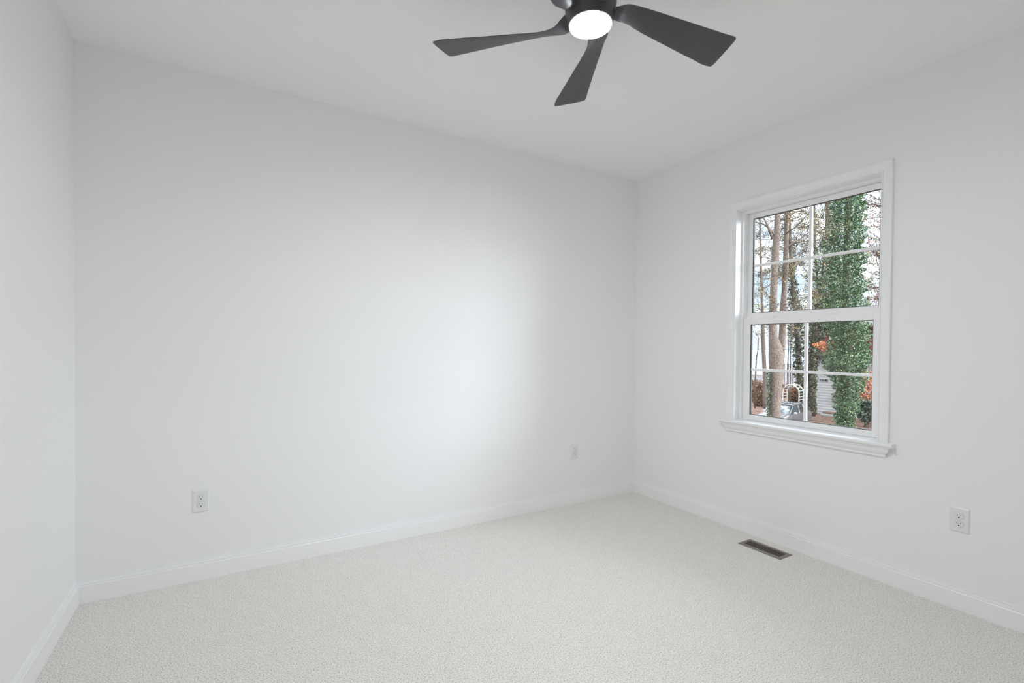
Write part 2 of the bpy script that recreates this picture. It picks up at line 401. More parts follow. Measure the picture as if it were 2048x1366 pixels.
for k in range(5):
    if k == 0:
        b0 = bl.build('blade', m_black, fan, auto=50); o = b0
    else:
        o = b0.copy(); COL.objects.link(o)
    o.parent = fan; o.rotation_euler = (0, 0, math.radians(128.93-72*k))

# ================================================================== outdoors (ground level 3.6 m below this upper floor)
GZ = -3.6
OUTK = 0.47
_mat = mat
def mat(name, color, rough=0.6, **k):
    sc = lambda c: tuple(x*OUTK for x in c)
    if k.get('noise'): n = k['noise']; k['noise'] = (n[0], sc(n[1]))+tuple(n[2:])
    if k.get('isl'): k['isl'] = [(p, sc(c)) for p, c in k['isl']]
    return _mat(name, sc(color), rough, **k)
def ray(px, py):
    return FX + (px-CX)/FPX*RX - (py-CY)/FPX*UX
def W(px, py, d):
    """world point seen at a picture position, d metres deep"""
    return CAM + ray(px, py)*d
def G(px, d, z=GZ):
    p = W(px, 690, d); return np.array([p[0], p[1], z])

bark1 = mat('bark_pale', (0.11, 0.082, 0.065), 0.9, noise=(22, (0.27, 0.205, 0.165), 8, .38, .62), bump=(14, .6, .05), spec=.15)
bark2 = mat('bark_dark', (0.085, 0.065, 0.045), 0.9, noise=(9, (0.20, 0.16, 0.12), 6, .35, .65), spec=.15)
twigm = mat('twig_bark', (0.17, 0.125, 0.10), 0.9, spec=.1)
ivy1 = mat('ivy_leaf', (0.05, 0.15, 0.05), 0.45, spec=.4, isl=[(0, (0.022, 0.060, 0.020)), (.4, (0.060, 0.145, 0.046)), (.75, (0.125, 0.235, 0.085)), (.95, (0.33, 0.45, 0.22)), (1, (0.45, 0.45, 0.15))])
ivy2 = mat('dark_shaded_ivy_leaf', (0.05, 0.1, 0.04), 0.5, spec=.35, isl=[(0, (0.018, 0.028, 0.014)), (.5, (0.04, 0.065, 0.028)), (.85, (0.095, 0.12, 0.045)), (1, (0.42, 0.32, 0.10))])  # darker leaves; on the leaning tree this colour stands in for shade
pine = mat('olive_brown_leaf', (0.1, 0.08, 0.03), 0.7, spec=.2, isl=[(0, (0.045, 0.055, 0.025)), (.4, (0.115, 0.10, 0.045)), (.75, (0.22, 0.15, 0.08)), (.93, (0.36, 0.27, 0.09)), (1, (0.62, 0.44, 0.10))])
rust = mat('rust_leaf', (0.3, 0.12, 0.05), 0.7, spec=.2, isl=[(0, (0.08, 0.055, 0.03)), (.35, (0.21, 0.10, 0.05)), (.7, (0.40, 0.17, 0.08)), (1, (0.62, 0.33, 0.16))])
pink = mat('pinkish_leaf', (0.4, 0.2, 0.15), 0.7, spec=.2, isl=[(0, (0.20, 0.11, 0.085)), (.6, (0.38, 0.21, 0.16)), (1, (0.58, 0.36, 0.22))])
orange = mat('orange_leaf', (0.7, 0.2, 0.08), 0.6, spec=.2, isl=[(0, (0.42, 0.10, 0.045)), (.6, (0.80, 0.24, 0.10)), (1, (0.95, 0.50, 0.20))])
laurel = mat('laurel_leaf', (0.05, 0.1, 0.05), 0.4, spec=.45, isl=[(0, (0.02, 0.035, 0.02)), (.6, (0.07, 0.11, 0.055)), (1, (0.24, 0.28, 0.20))])
litter = mat('leaf_litter', (0.10, 0.060, 0.045), 0.95, spec=.05, noise=(7, (0.36, 0.225, 0.165), 12, .40, .62))
waterm = mat('water', (0.22, 0.28, 0.38), 0.5, spec=.2, bump=(0.6, .3, .2))

def leaves(name, C_, size, m, parent, up=0.35, asp=1.35):
    """many small leaf blades at the points C_, one mesh"""
    C_ = np.asarray(C_, float); n = len(C_)
    s = size*(0.6+0.8*rng.random(n))[:, None]
    a = rng.normal(size=(n, 3)); a /= np.linalg.norm(a, axis=1)[:, None]
    b = rng.normal(size=(n, 3)); b[:, 2] *= up; b -= a*(a*b).sum(1)[:, None]; b /= np.linalg.norm(b, axis=1)[:, None]
    h = s*asp/2; q = s/2
    V = np.stack([C_-a*h, C_+b*q-a*h*.1, C_+a*h, C_-b*q-a*h*.1], 1).reshape(-1, 3)
    me = bpy.data.meshes.new(name)
    me.vertices.add(4*n); me.vertices.foreach_set('co', V.astype(np.float32).ravel())
    me.loops.add(4*n); me.loops.foreach_set('vertex_index', np.arange(4*n, dtype=np.int32))
    me.polygons.add(n); me.polygons.foreach_set('loop_start', np.arange(0, 4*n, 4, dtype=np.int32))
    me.polygons.foreach_set('loop_total', np.full(n, 4, dtype=np.int32))
    me.update(calc_edges=True); me.validate()
    me.materials.append(m)
    o = bpy.data.objects.new(name, me); COL.objects.link(o); o.parent = parent
    return o
def local(pts, o):
    return [np.array(p, float)-np.array(o, float) for p in pts]
def limb(mb, p0, d, length, r0, bends=5, wob=.12, up=.05, rng_=rng):
    """a crooked branch; returns its points"""
    d = np.array(d, float); d /= np.linalg.norm(d); p = np.array(p0, float); P = [p.copy()]; st_ = length/bends
    for i in range(bends):
        d = d+rng_.normal(size=3)*wob; d[2] += up; d /= np.linalg.norm(d); p = p+d*st_; P.append(p.copy())
    mb.tube(P, [r0*(1-.8*i/bends) for i in range(bends+1)], 5, cap=False)
    return P
def along(P, n):
    P = np.array(P); t = rng.random(n)*(len(P)-1); i = t.astype(int).clip(0, len(P)-2); f = (t-i)[:, None]
    return P[i]*(1-f)+P[i+1]*f
def twiggy(mb, P, n, length, r, spread=.8, up=.1):
    """side twigs along a branch; returns their polylines"""
    out = []; P = np.array(P); ax = P[-1]-P[0]; ax /= np.linalg.norm(ax)
    for q in along(P, n):
        d = rng.normal(size=3)*spread+ax*.8; d[2] = d[2]*.6+up
        out.append(limb(mb, q, d, length*(.5+rng.random()), r, 3, .15, .0))
    return out

def thing(name, loc, label, cat, group=None):
    t = empty(name, tuple(loc)); tag(t, label, cat, group); return t

# ---- ground, water
gr = MB()
nx, ny = 34, 34; xs = np.linspace(0.6, 66, nx); ys = np.linspace(-26, 62, ny)
for x in xs:
    for y in ys: gr.v.append((x, y, GZ + .05*math.sin(x*.9)*math.cos(y*.7)*(1 if x > 3 else 0)-.02))
for i in range(nx-1):
    for j in range(ny-1): a = i*ny+j; gr.f.append((a, a+ny, a+ny+1, a+1))
o = gr.build('yard_ground', litter, smooth=True); o['kind'] = 'structure'
wa = MB().add([(62, -900, GZ-.6), (2600, -900, GZ-.6), (2600, 2600, GZ-.6), (-200, 2600, GZ-.6), (-200, 58, GZ-.6), (62, 58, GZ-.6)], [(0, 1, 2, 3, 4, 5)])
o = wa.build('river_water', waterm); tag(o, 'pale blue grey river water beyond the yard and its trees', 'water', kind='stuff')
fs = MB(); pts = []
for i in range(60):
    a = math.radians(8+i*1.1); hgt = 4+1.5*math.sin(i*.5)+1.0*math.sin(i*1.3)
    pts.append((2400*math.cos(a), 2400*math.sin(a), hgt))
for i in range(59):
    x0, y0, h0 = pts[i]; x1, y1, h1 = pts[i+1]; k = 1.05
    fs.add([(x0, y0, GZ-2), (x1, y1, GZ-2), (x1, y1, GZ+h1), (x0, y0, GZ+h0), (x0*k, y0*k, GZ-2), (x1*k, y1*k, GZ-2), (x1*k, y1*k, GZ+h1), (x0*k, y0*k, GZ+h0)],
           [(0, 1, 2, 3), (3, 2, 6, 7), (5, 4, 7, 6)])
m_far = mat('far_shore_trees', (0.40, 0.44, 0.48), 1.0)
o = fs.build('far_shore', m_far); o['kind'] = 'structure'

# ---- big forked tree, left panes
D = 20.0
base = G(1549, D)
t = thing('forked_tree', base, 'thick pale-barked tree that forks in two, left half of the window view', 'tree')
tr = MB()
def trunk(mb, spec, d, o_, n=12):
    """spec: (px, py, width in picture px)"""
    P = [W(px, py, d) for px, py, w_ in spec]; R_ = [w_/2*d/FPX for px, py, w_ in spec]
    mb.tube(local(P, o_), R_, n)
    return P
g0 = [(1548, 922, 30), (1548, 870, 24), (1549, 830, 22), (1551, 780, 22), (1551, 740, 23), (1552, 712, 27), (1551, 696, 24)]
P1 = trunk(tr, g0+[(1546, 672, 16), (1546, 630, 14), (1547, 590, 13), (1549, 540, 13), (1551, 500, 14), (1554, 470, 12), (1555, 430, 10), (1556, 390, 9), (1558, 300, 7)], D, base)
tr.build('trunk', bark1, t, smooth=True)
tr2 = MB(); P2 = trunk(tr2, [(1556, 800, 10), (1558, 760, 14), (1560, 730, 15), (1563, 700, 13), (1565, 660, 12), (1566, 620, 12), (1569, 580, 10), (1571, 540, 11), (1572, 500, 9), (1573, 450, 9), (1574, 410, 8), (1576, 340, 6)], D+.35, base)
tr2.build('second_stem', bark1, t, smooth=True)
tr3 = MB(); trunk(tr3, [(1553, 478, 7), (1546, 466, 5), (1538, 455, 4), (1526, 448, 3), (1512, 444, 2.4), (1490, 436, 2)], D, base, 7)
trunk(tr3, [(1545, 478, 6), (1539, 460, 4.5), (1530, 440, 3.5), (1520, 425, 3), (1500, 400, 2)], D-.2, base, 7)
tr3.build('side_limb', bark1, t, smooth=True)
br = MB(); tips_ = []
for (x0, y0, x1, y1, w_) in ((1560, 500, 1650, 438, 3), (1571, 470, 1625, 415, 3), (1572, 520, 1665, 455, 2.2), (1567, 610, 1640, 580, 2.6), (1570, 632, 1640, 600, 2.4), (1552, 560, 1500, 590, 2), (1545, 620, 1505, 650, 2),
                         (1571, 545, 1620, 500, 2), (1549, 600, 1522, 572, 1.8), (1552, 520, 1508, 500, 2), (1574, 440, 1600, 395, 2), (1556, 450, 1585, 400, 2), (1568, 640, 1592, 655, 1.5), (1560, 560, 1575, 540, 1.5)):
    a = W(x0, y0, D); b_ = W(x1, y1, D+rng.normal()*1.6); k = 5
    P = [a+(b_-a)*i/k+np.array([0, 0, 1])*(-.10*math.sin(PI*i/k)+rng.normal()*.03) for i in range(k+1)]
    br.tube(local(P, base), [w_*D/FPX/2*(1-.6*i/k) for i in range(k+1)], 5, cap=False)
    tips_ += twiggy(br, local(P, base), 9, .8, .008); tips_.append(local(P, base))
br.build('branches', twigm, t)
Cl = np.concatenate([along(P, 40)+rng.normal(size=(40, 3))*.09 for P in tips_])
leaves('leaves', Cl, .036, pine, t)
iv = []
for i in range(1500):
    y = 740+rng.random()*130; c = W(1538+rng.normal()*2.3, y, D-.05+rng.normal()*.12); iv.append(c)
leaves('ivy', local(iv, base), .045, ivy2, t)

# ---- slender trunk left of it
D = 34.0; base = G(1531, D)
t = thing('slender_tree', base, 'slender straight tree trunk at the left edge of the window view', 'tree')
tr = MB(); P = trunk(tr, [(1531, 828, 9), (1530, 800, 9), (1530, 760, 8), (1527, 700, 7.5), (1525, 650, 6.5), (1524, 600, 5), (1523, 560, 4.5), (1521, 500, 4), (1520, 440, 3.5), (1519, 380, 3)], D, base, 8)
tr.build('trunk', bark1, t, smooth=True)
br = MB(); tw = []
for i in range(30):
    y = 400+rng.random()*270; s = 1 if rng.random() < .5 else -1
    q = W(1521+(y-440)*.02, y, D); d = RX*s+FX*rng.normal()*.7+UX*(.2+.4*rng.random())
    P_ = limb(br, q-base, d, 1.3+rng.random(), .02, 5, .15, -.03); tw.append(P_); tw += twiggy(br, P_, 4, .5, .007)
br.build('branches', twigm, t)
leaves('leaves', np.concatenate([along(P_, 26)+rng.normal(size=(26, 3))*.10 for P_ in tw]), .055, pine, t)

# ---- small saplings
for (spec, D, lab) in (([(1510, 775, 3.4), (1512, 730, 3), (1513, 715, 2.6), (1516, 700, 2), (1517, 675, 1.4)], 37, 'thin leafless sapling nearest the left edge of the window view'),
                       ([(1576, 790, 2.6), (1575, 740, 2.6), (1577, 700, 2), (1578, 670, 1.4)], 36, 'thin leafless sapling standing just right of the forked tree'),
                       ([(1580, 790, 2.6), (1581, 740, 2.4), (1581, 700, 2), (1582, 655, 1.3)], 37, 'thin leafless sapling close to the left side of the dark ivy-wrapped trunk')):
    base = G(spec[0][0], D); t = thing('sapling', base, lab, 'sapling', 'leafless saplings')
    tr = MB(); P = trunk(tr, [(spec[0][0], 690+4.88*FPX/D, spec[0][2])]+spec, D, base, 6); tr.build('trunk', bark2, t, smooth=True)
    br = MB(); twiggy(br, local(P[2:], base), 16, .9, .010, .7, .3); br.build('branches', twigm, t)

# ---- dark ivy-wrapped trunk with a drooping olive crown
def ivy_sleeve(prof, d, n, o_, spread=1.0, lump=.25):
    """prof: (py, centre px, half width px)"""
    ys_ = np.array([p[0] for p in prof]); cs = np.array([p[1] for p in prof]); hs = np.array([p[2] for p in prof])
    w_ = np.interp(np.linspace(ys_[0], ys_[-1], 200), ys_, hs); cdf = np.cumsum(w_); cdf /= cdf[-1]
    y = np.interp(rng.random(n), cdf, np.linspace(ys_[0], ys_[-1], 200))
    c = np.interp(y, ys_, cs); h = np.interp(y, ys_, hs)*d/FPX
    a = rng.random(n)*2*PI
    lumpy = 1+lump*np.sin(y*.21+2.5*np.cos(a))*np.sin(a*2+y*.083)+lump*.6*np.sin(y*.47+3*a)
    r_ = h*lumpy*(1-.55*rng.random(n)**2.2)
    P = np.array([W(cc, yy, d) for cc, yy in zip(c, y)])
    P += np.outer(np.cos(a)*r_, RX*1.0)+np.outer(np.sin(a)*r_*.9, FX)
    return P-np.array(o_)
D = 45.0; base = G(1599, D)
t = thing('ivy_wrapped_conifer', base, 'dark ivy-wrapped trunk with drooping olive boughs, behind the white garden arch', 'tree')
tr = MB(); P = trunk(tr, [(1601, 795, 13), (1600, 760, 11), (1597, 700, 10), (1592, 640, 9), (1587, 590, 8), (1583, 540, 7), (1580, 480, 6), (1578, 400, 4), (1577, 340, 3)], D, base, 8)
tr.build('trunk', bark2, t, smooth=True)
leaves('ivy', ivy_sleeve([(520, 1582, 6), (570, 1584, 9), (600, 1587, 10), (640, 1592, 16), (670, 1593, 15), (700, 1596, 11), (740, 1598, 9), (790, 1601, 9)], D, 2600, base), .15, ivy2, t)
br = MB(); tw = []
for i in range(46):
    y = 395+rng.random()*250; a = rng.random()*2*PI
    q = W(np.interp(y, [400, 480, 540, 590, 640], [1578, 1580, 1583, 1587, 1592]), y, D); d = RX*math.cos(a)+FX*math.sin(a)+np.array([0, 0, .18])
    P_ = limb(br, q-base, d, 2.4+2.2*rng.random(), .035, 6, .10, -.06); tw.append(P_); tw += twiggy(br, P_, 9, 1.0, .012, .6, -.05)
br.build('branches', twigm, t)
leaves('leaves', np.concatenate([along(P_, 28)+rng.normal(size=(28, 3))*.14 for P_ in tw]), .080, pine, t)

# ---- ivy-covered leaning trunk in front of the neighbour's corner
D = 33.0; base = G(1625, D)
t = thing('leaning_ivy_tree', base, 'leaning ivy-clad tree beside the left corner of the neighbouring house', 'tree')
tr = MB(); P = trunk(tr, [(1623, 832, 14), (1623, 780, 12), (1624, 720, 11), (1630, 660, 11), (1640, 600, 10), (1647, 550, 9), (1652, 500, 8.5), (1655, 450, 8), (1657, 410, 8), (1656, 380, 7), (1650, 340, 6)], D, base, 9)
tr.build('trunk', bark1, t, smooth=True)
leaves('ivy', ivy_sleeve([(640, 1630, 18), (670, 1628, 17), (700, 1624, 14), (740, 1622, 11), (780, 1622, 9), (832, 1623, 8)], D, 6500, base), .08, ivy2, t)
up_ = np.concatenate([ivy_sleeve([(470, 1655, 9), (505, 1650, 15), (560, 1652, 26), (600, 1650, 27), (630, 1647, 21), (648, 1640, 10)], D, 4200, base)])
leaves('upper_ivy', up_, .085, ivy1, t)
br = MB(); tw = []
for i in range(60):
    y = 390+rng.random()*260; a = rng.random()*2*PI
    q = W(np.interp(y, [380, 450, 500, 550, 600, 660], [1656, 1655, 1652, 1647, 1640, 1630]), y, D); d = RX*math.cos(a)*1.1+FX*math.sin(a)+np.array([0, 0, .35])
    P_ = limb(br, q-base, d, 1.2+1.2*rng.random(), .022, 6, .14, .0); tw.append(P_); tw += twiggy(br, P_, 8, .7, .009, .7, .05)
br.build('branches', twigm, t)
leaves('leaves', np.concatenate([along(P_, 7)+rng.normal(size=(7, 3))*.10 for P_ in tw]), .085, pine, t)

# ---- the great ivy column
D = 24.0; base = G(1690, D)
t = thing('ivy_covered_tree', base, 'thick tree wholly wrapped in bright green ivy, right half of the window view', 'tree')
tr = MB(); trunk(tr, [(1689, 885, 20), (1689, 820, 15), (1690, 700, 13), (1690, 600, 12), (1694, 500, 11), (1696, 400, 10), (1697, 300, 8)], D, base, 10)
tr.build('trunk', bark2, t, smooth=True)
P = ivy_sleeve([(340, 1698, 20), (395, 1697, 27), (450, 1692, 31), (500, 1694, 30), (560, 1688, 34), (600, 1684, 38), (635, 1688, 38), (652, 1695, 36), (680, 1697, 34), (700, 1698, 36), (725, 1690, 41), (745, 1694, 35), (765, 1697, 27), (800, 1695, 22), (830, 1690, 18), (886, 1688, 17)], D, 62000, base, lump=.20)
leaves('ivy', P, .052, ivy1, t)
br = MB(); tw = []
for i in range(60):
    y = 380+rng.random()*360; s = 1 if rng.random() < .6 else -1
    q = W(1692+s*10, y, D); d = RX*s+FX*rng.normal()*.6+UX*(.1+.5*rng.random())
    P_ = limb(br, q-base, d, 1.0+.5*rng.random(), .012, 5, .2, 0); tw.append(P_); tw += twiggy(br, P_, 4, .35, .005)
br.build('branches', twigm, t)
leaves('ivy_sprays', np.concatenate([along(P_, 5)+rng.normal(size=(5, 3))*.05 for P_ in tw]), .07, ivy1, t)

# ---- bare tree with pinkish leaves at the right
D = 26.5; base = G(1778, D)
t = thing('bare_pinkish_tree', base, 'mostly bare tree with sparse pinkish leaves, right edge of the window view', 'tree')
tr = MB(); trunk(tr, [(1778, 850, 14), (1777, 700, 12), (1774, 600, 10), (1770, 500, 8), (1768, 400, 6), (1766, 330, 4)], D, base, 9); tr.build('trunk', bark1, t, smooth=True)
br = MB(); tw = []
for i in range(54):
    y = 360+rng.random()*290; a = rng.random()*2*PI
    q = W(1771, y, D); d = -RX*(.5+.6*rng.random())*(1 if rng.random() < .8 else -1)+FX*math.sin(a)*.8+UX*(.1+.6*rng.random())
    P_ = limb(br, q-base, d, 1.6+.9*rng.random(), .022, 6, .18, .0); tw.append(P_); tw += twiggy(br, P_, 12, .6, .008, .8, .1)
br.build('branches', twigm, t)
leaves('leaves', np.concatenate([along(P_, 8)+rng.normal(size=(8, 3))*.09 for P_ in tw]), .062, pink, t)
# a second, further one filling the gap between the trunks
D = 58.0; base = G(1640, D)
t = thing('bare_pinkish_tree', base, 'far leafless tree with reddish brown twigs between the two ivy-clad trees', 'tree')
tr = MB(); trunk(tr, [(1640, 771, 7), (1641, 700, 7), (1638, 600, 6), (1630, 500, 5), (1628, 400, 4), (1626, 340, 3)], D, base, 7); tr.build('trunk', bark2, t, smooth=True)
br = MB(); tw = []
for i in range(50):
    y = 380+rng.random()*240; a = rng.random()*2*PI
    q = W(1632, y, D); d = RX*math.cos(a)+FX*math.sin(a)+UX*.5
    P_ = limb(br, q-base, d, 2.0+1.6*rng.random(), .026, 6, .16, .02); tw.append(P_); tw += twiggy(br, P_, 8, .8, .010, .7, .1)
br.build('branches', twigm, t)
leaves('leaves', np.concatenate([along(P_, 4)+rng.normal(size=(4, 3))*.1 for P_ in tw]), .08, pink, t)

# ---- shrubs
def shrub(name, px, py, d, wpx, hpx, n, size, m, label, cat='shrub', group=None, stems=True, stemm=twigm, root=0.0):
    b_ = G(px, d); t = thing(name, b_, label, cat, group); r_ = wpx/2*d/FPX; topz = W(px, py-hpx/2, d)[2]-GZ; cz_ = W(px, py, d)[2]-GZ; hh = hpx/2*d/FPX
    a = rng.normal(size=(n, 3)); a /= np.linalg.norm(a, axis=1)[:, None]
    rr_ = (1-.6*rng.random(n)**1.5)*(1+.22*np.sin(a[:, 0]*5+a[:, 2]*4)*np.cos(a[:, 1]*5))
    P = a*rr_[:, None]*np.array([r_, r_*.9, hh])+np.array([0, 0, cz_]); P[:, 2] = np.abs(P[:, 2])
    br = MB()
    for i in range(9):
        e_ = P[rng.integers(n)]; s0 = np.array([rng.normal()*.08, rng.normal()*.08, -.05])+RX*np.array([1, 1, 0])*root; mid_ = (s0+e_)/2+np.array([0, 0, .15*cz_])+RX*root*.3
        br.tube([s0, mid_, e_], [.022, .014, .005], 5, cap=False)
    br.build('stems', stemm, t)
    leaves('leaves', P, size, m, t)
    return t
shrub('autumn_shrub', 1504, 788, 46, 52, 62, 6000, .095, rust, 'rust brown autumn thicket at the lower left corner of the window view')
shrub('autumn_shrub', 1524, 796, 41, 36, 62, 5000, .09, rust, 'rust brown thicket between the slender trunk and the forked tree')
shrub('autumn_shrub', 1565, 788, 48, 34, 44, 4000, .085, rust, 'brown thicket left of the white garden arch')
shrub('autumn_shrub', 1590, 794, 43, 26, 40, 3600, .085, rust, 'rust brown thicket seen through the white garden arch')
shrub('evergreen_shrub', 1611, 790, 41, 20, 66, 3800, .085, ivy2, 'dark green thicket between the garden arch and the ivy-clad leaning tree')
shrub('evergreen_shrub', 1632, 782, 38.5, 30, 78, 4200, .085, ivy2, 'dark green brown thicket behind the neighbouring house corner')
shrub('orange_maple', 1650, 691, 31.0, 42, 18, 620, .085, orange, 'orange-leaved maple boughs over the neighbouring house corner', 'tree', stemm=bark2, root=1.25)
shrub('orange_maple', 1735, 778, 31.5, 44, 84, 1500, .085, orange, 'bright orange-leaved maple in front of the white wall at the right', 'tree', stemm=bark2)
shrub('laurel_shrub', 1736, 822, 30.0, 40, 46, 1100, .14, laurel, 'dark broad-leaved evergreen shrub at the foot of the white house wall')

# ---- neighbour's house
m_white = mat('white_siding', (0.60, 0.575, 0.555), 0.6, noise=(1.2, (0.53, 0.51, 0.49), 3, .4, .7))
m_rust = mat('rust_siding', (0.22, 0.055, 0.028), 0.7, noise=(2.0, (0.16, 0.040, 0.022), 4, .4, .7))
m_roof = mat('roof_shingle', (0.10, 0.095, 0.085), 0.9, noise=(5, (0.16, 0.15, 0.13), 5, .4, .6))
m_tan = mat('tan_trim', (0.45, 0.38, 0.25), 0.7); m_wtrim = mat('white_house_trim', (0.75, 0.75, 0.75), 0.5)
m_brick = mat('brick', (0.22, 0.12, 0.09), 0.85, noise=(8, (0.33, 0.20, 0.15), 4, .4, .6))
m_gl2 = mat('dark_window_glass', (0.10, 0.12, 0.14), 0.08, spec=.8)
HX = 35.3; hy1 = 16.30; hy0 = 4.0
house = thing('house', (HX, hy1, GZ), 'two-storey neighbouring house, white below and red-brown above', 'house')
def hpart(mb, name, m, parent=None, **k):
    o = mb.build(name, m, parent or house, **k)
    if (parent or house) is house: o.matrix_parent_inverse = Matrix.Translation((-HX, -hy1, -GZ))
    return o
zc = .77                                   # height where the upper storey starts
hpart(MB().box((HX, hy0, GZ-.1), (HX+9, hy1, zc)), 'lower_wall', m_white)
sd = MB()
for i in range(21):
    z = GZ+.2+i*.2
    sd.add([(HX, hy0, z+.19), (HX, hy1, z+.19), (HX-.022, hy1, z), (HX-.022, hy0, z), (HX, hy0, z), (HX, hy1, z)], [(0, 1, 2, 3), (3, 2, 5, 4)])
hpart(sd, 'siding_boards', m_white)
hpart(MB().box((HX-.04, hy1-.02, GZ), (HX+.08, hy1+.10, zc)), 'corner_board', m_tan)
hpart(MB().box((HX-.55, hy0, zc), (HX+9, hy1+.1, 2.85)), 'upper_wall', m_rust)
lp = MB()
for i in range(10):
    z = zc+.1+i*.2
    lp.add([(HX-.55, hy0, z+.19), (HX-.55, hy1+.1, z+.19), (HX-.575, hy1+.1, z), (HX-.575, hy0, z)], [(0, 1, 2, 3)])
hpart(lp, 'upper_boards', m_rust)
hpart(MB().box((HX-.60, hy0, zc-.10), (HX+.1, hy1+.14, zc+.03)), 'overhang_band', mat('dark_band', (0.10, 0.075, 0.065), .8))
xr = HX+4.2
hpart(MB().loft([[(HX-1.0, hy0-.5, 2.78), (xr, hy0-.5, 4.45), (HX+9.6, hy0-.5, 2.78), (HX+9.6, hy0-.5, 2.93), (xr, hy0-.5, 4.62), (HX-1.0, hy0-.5, 2.93)],
                 [(HX-1.0, hy1+.0, 2.78), (xr, hy1+.0, 4.45), (HX+9.6, hy1+.0, 2.78), (HX+9.6, hy1, 2.93), (xr, hy1, 4.62), (HX-1.0, hy1, 2.93)]]), 'roof', m_roof)
def hwin(y0, y1, z0, z1, x):
    f_ = MB(); e = .10
    f_.box((x-.05, y0-e, z0-e), (x+.02, y0, z1+e)).box((x-.05, y1, z0-e), (x+.02, y1+e, z1+e)).box((x-.05, y0, z1), (x+.02, y1, z1+e)).box((x-.05, y0, z0-e), (x+.02, y1, z0))
    w_ = hpart(f_, 'window_frame', m_wtrim); MB().box((x-.02, y0, z0), (x-.012, y1, z1)).build('window_pane', m_gl2, w_)
hwin(11.05, 11.95, .98+.5, 2.45, HX-.55)
hwin(14.35, 15.05, 1.75, 2.35, HX-.55)
hwin(11.0, 11.9, -1.0, .10, HX)
hpart(MB().box((HX-.16, 14.75, -2.62), (HX-.02, 15.12, -2.25)), 'meter_box', mat('meter_grey', (0.25, 0.25, 0.24), .5, metal=.3))
# house number
def digits(txt, y_left, z, h, x):
    cu = bpy.data.curves.new('house_number', 'FONT'); cu.body = txt; cu.size = h*1.38; cu.extrude = .012; cu.offset = .006; cu.space_character = 1.12
    tmp = bpy.data.objects.new('lettering', cu); COL.objects.link(tmp)
    bpy.context.view_layer.update()
    me = bpy.data.meshes.new_from_object(tmp.evaluated_get(bpy.context.evaluated_depsgraph_get()))
    bpy.data.objects.remove(tmp); me.materials.clear(); me.materials.append(bpy.data.materials['dark_slot'])
    o = bpy.data.objects.new('house_number', me); COL.objects.link(o)
    o.parent = house; o.matrix_parent_inverse = Matrix.Translation((-HX, -hy1, -GZ))
    o.matrix_basis = Matrix(((0, 0, -1, x), (-1, 0, 0, y_left), (0, 1, 0, z), (0, 0, 0, 1)))
    return o
digits('12142', 16.04, -1.13, .155, HX-.045)
st1 = thing('planter_step', (HX-.45, 15.0, GZ), 'low brick planter with a pale stone slab against the white wall', 'step')
MB().box((-.25, -.45, 0), (.28, .45, .28)).build('brick_base', m_brick, st1, bevel=.01)
MB().box((-.70, -.55, 0), (-.27, .40, .12)).build('stone_slab', mat('pale_stone', (0.42, 0.41, 0.39), .8), st1, bevel=.01)

# ---- utility pole behind the house
D = 52.0; base = G(1738, D)
t = thing('utility_pole', base, 'brown wooden utility pole rising behind the house roof', 'pole')
top = W(1737, 592, D)-base; pc = mat('pole_wood', (0.20, 0.14, 0.09), .9)
MB().tube([(0, 0, 0), top], [.16, .13], 10).build('pole', pc, t, smooth=True)
MB().box((-.06, -1.1, top[2]-.45), (.06, 1.1, top[2]-.33)).build('cross_arm', pc, t)
wr_ = MB()
for (px, py, dz) in ((1700, 640, -.6), (1775, 588, -.4), (1762, 640, -.7), (1690, 612, -.4)):
    e_ = W(px, py, D+3)-base; s0 = top+np.array([0, 0, dz]); wr_.tube([s0, (s0+e_)/2-np.array([0, 0, .12]), e_], .028, 4)
wr_.build('service_wires', mat('wire_black', (0.04, 0.04, 0.04), .6), t)

# ---- grey waterside fence and low bank strip
m_fence = mat('grey_boards', (0.33, 0.30, 0.31), 0.8, noise=(3, (0.45, 0.42, 0.43), 3, .4, .6))
D = 56.0; a = W(1562, 763, D); b_ = W(1594, 763, D)
t = thing('boarded_fence', G(1578, D), 'pale grey boarded fence with a railing near the water, right of the forked tree', 'fence')
o_ = G(1578, D); ax = (b_-a); ax[2] = 0; ln = np.linalg.norm(ax); ax /= ln; nz = np.array([-ax[1], ax[0], 0])
zt0 = W(1578, 742, D)[2]-GZ; zr = W(1578, 728, D)[2]-GZ
def fbox(mb, u0, u1, v0, v1, z0, z1):
    P = [ax*u+nz*v for u, v in ((u0, v0), (u1, v0), (u1, v1), (u0, v1))]
    return mb.loft([[(p[0], p[1], z0) for p in P], [(p[0], p[1], z1) for p in P]])
pb = MB(); nB = 16
for i in range(nB): fbox(pb, -ln/2+i*ln/nB+.006, -ln/2+(i+1)*ln/nB-.006, 0, .03, 0.05, zt0)
pb.build('boards', m_fence, t)
rl = MB(); fbox(rl, -ln/2, ln/2, -.03, .06, zr-.05, zr)
for i in range(5): fbox(rl, -ln/2+i*ln/4-.04, -ln/2+i*ln/4+.04, -.03, .05, 0, zr)
rl.build('railing', mat('rail_dark', (0.15, 0.13, 0.13), .8), t)
fbox(MB(), -ln/2, ln/2, -.01, .01, zt0+.12, zr-.10).build('upper_panel', mat('pink_grey_panel', (0.52, 0.46, 0.47), .7), t)
D = 60.0; a = W(1498, 764, D); b_ = W(1530, 764, D); ax = (b_-a); ax[2] = 0; ln = np.linalg.norm(ax); ax /= ln; nz = np.array([-ax[1], ax[0], 0])
t = thing('bulkhead_wall', G(1514, D), 'low pale grey waterside wall at the left edge of the window view', 'wall')
zt = W(1514, 750, D)[2]-GZ
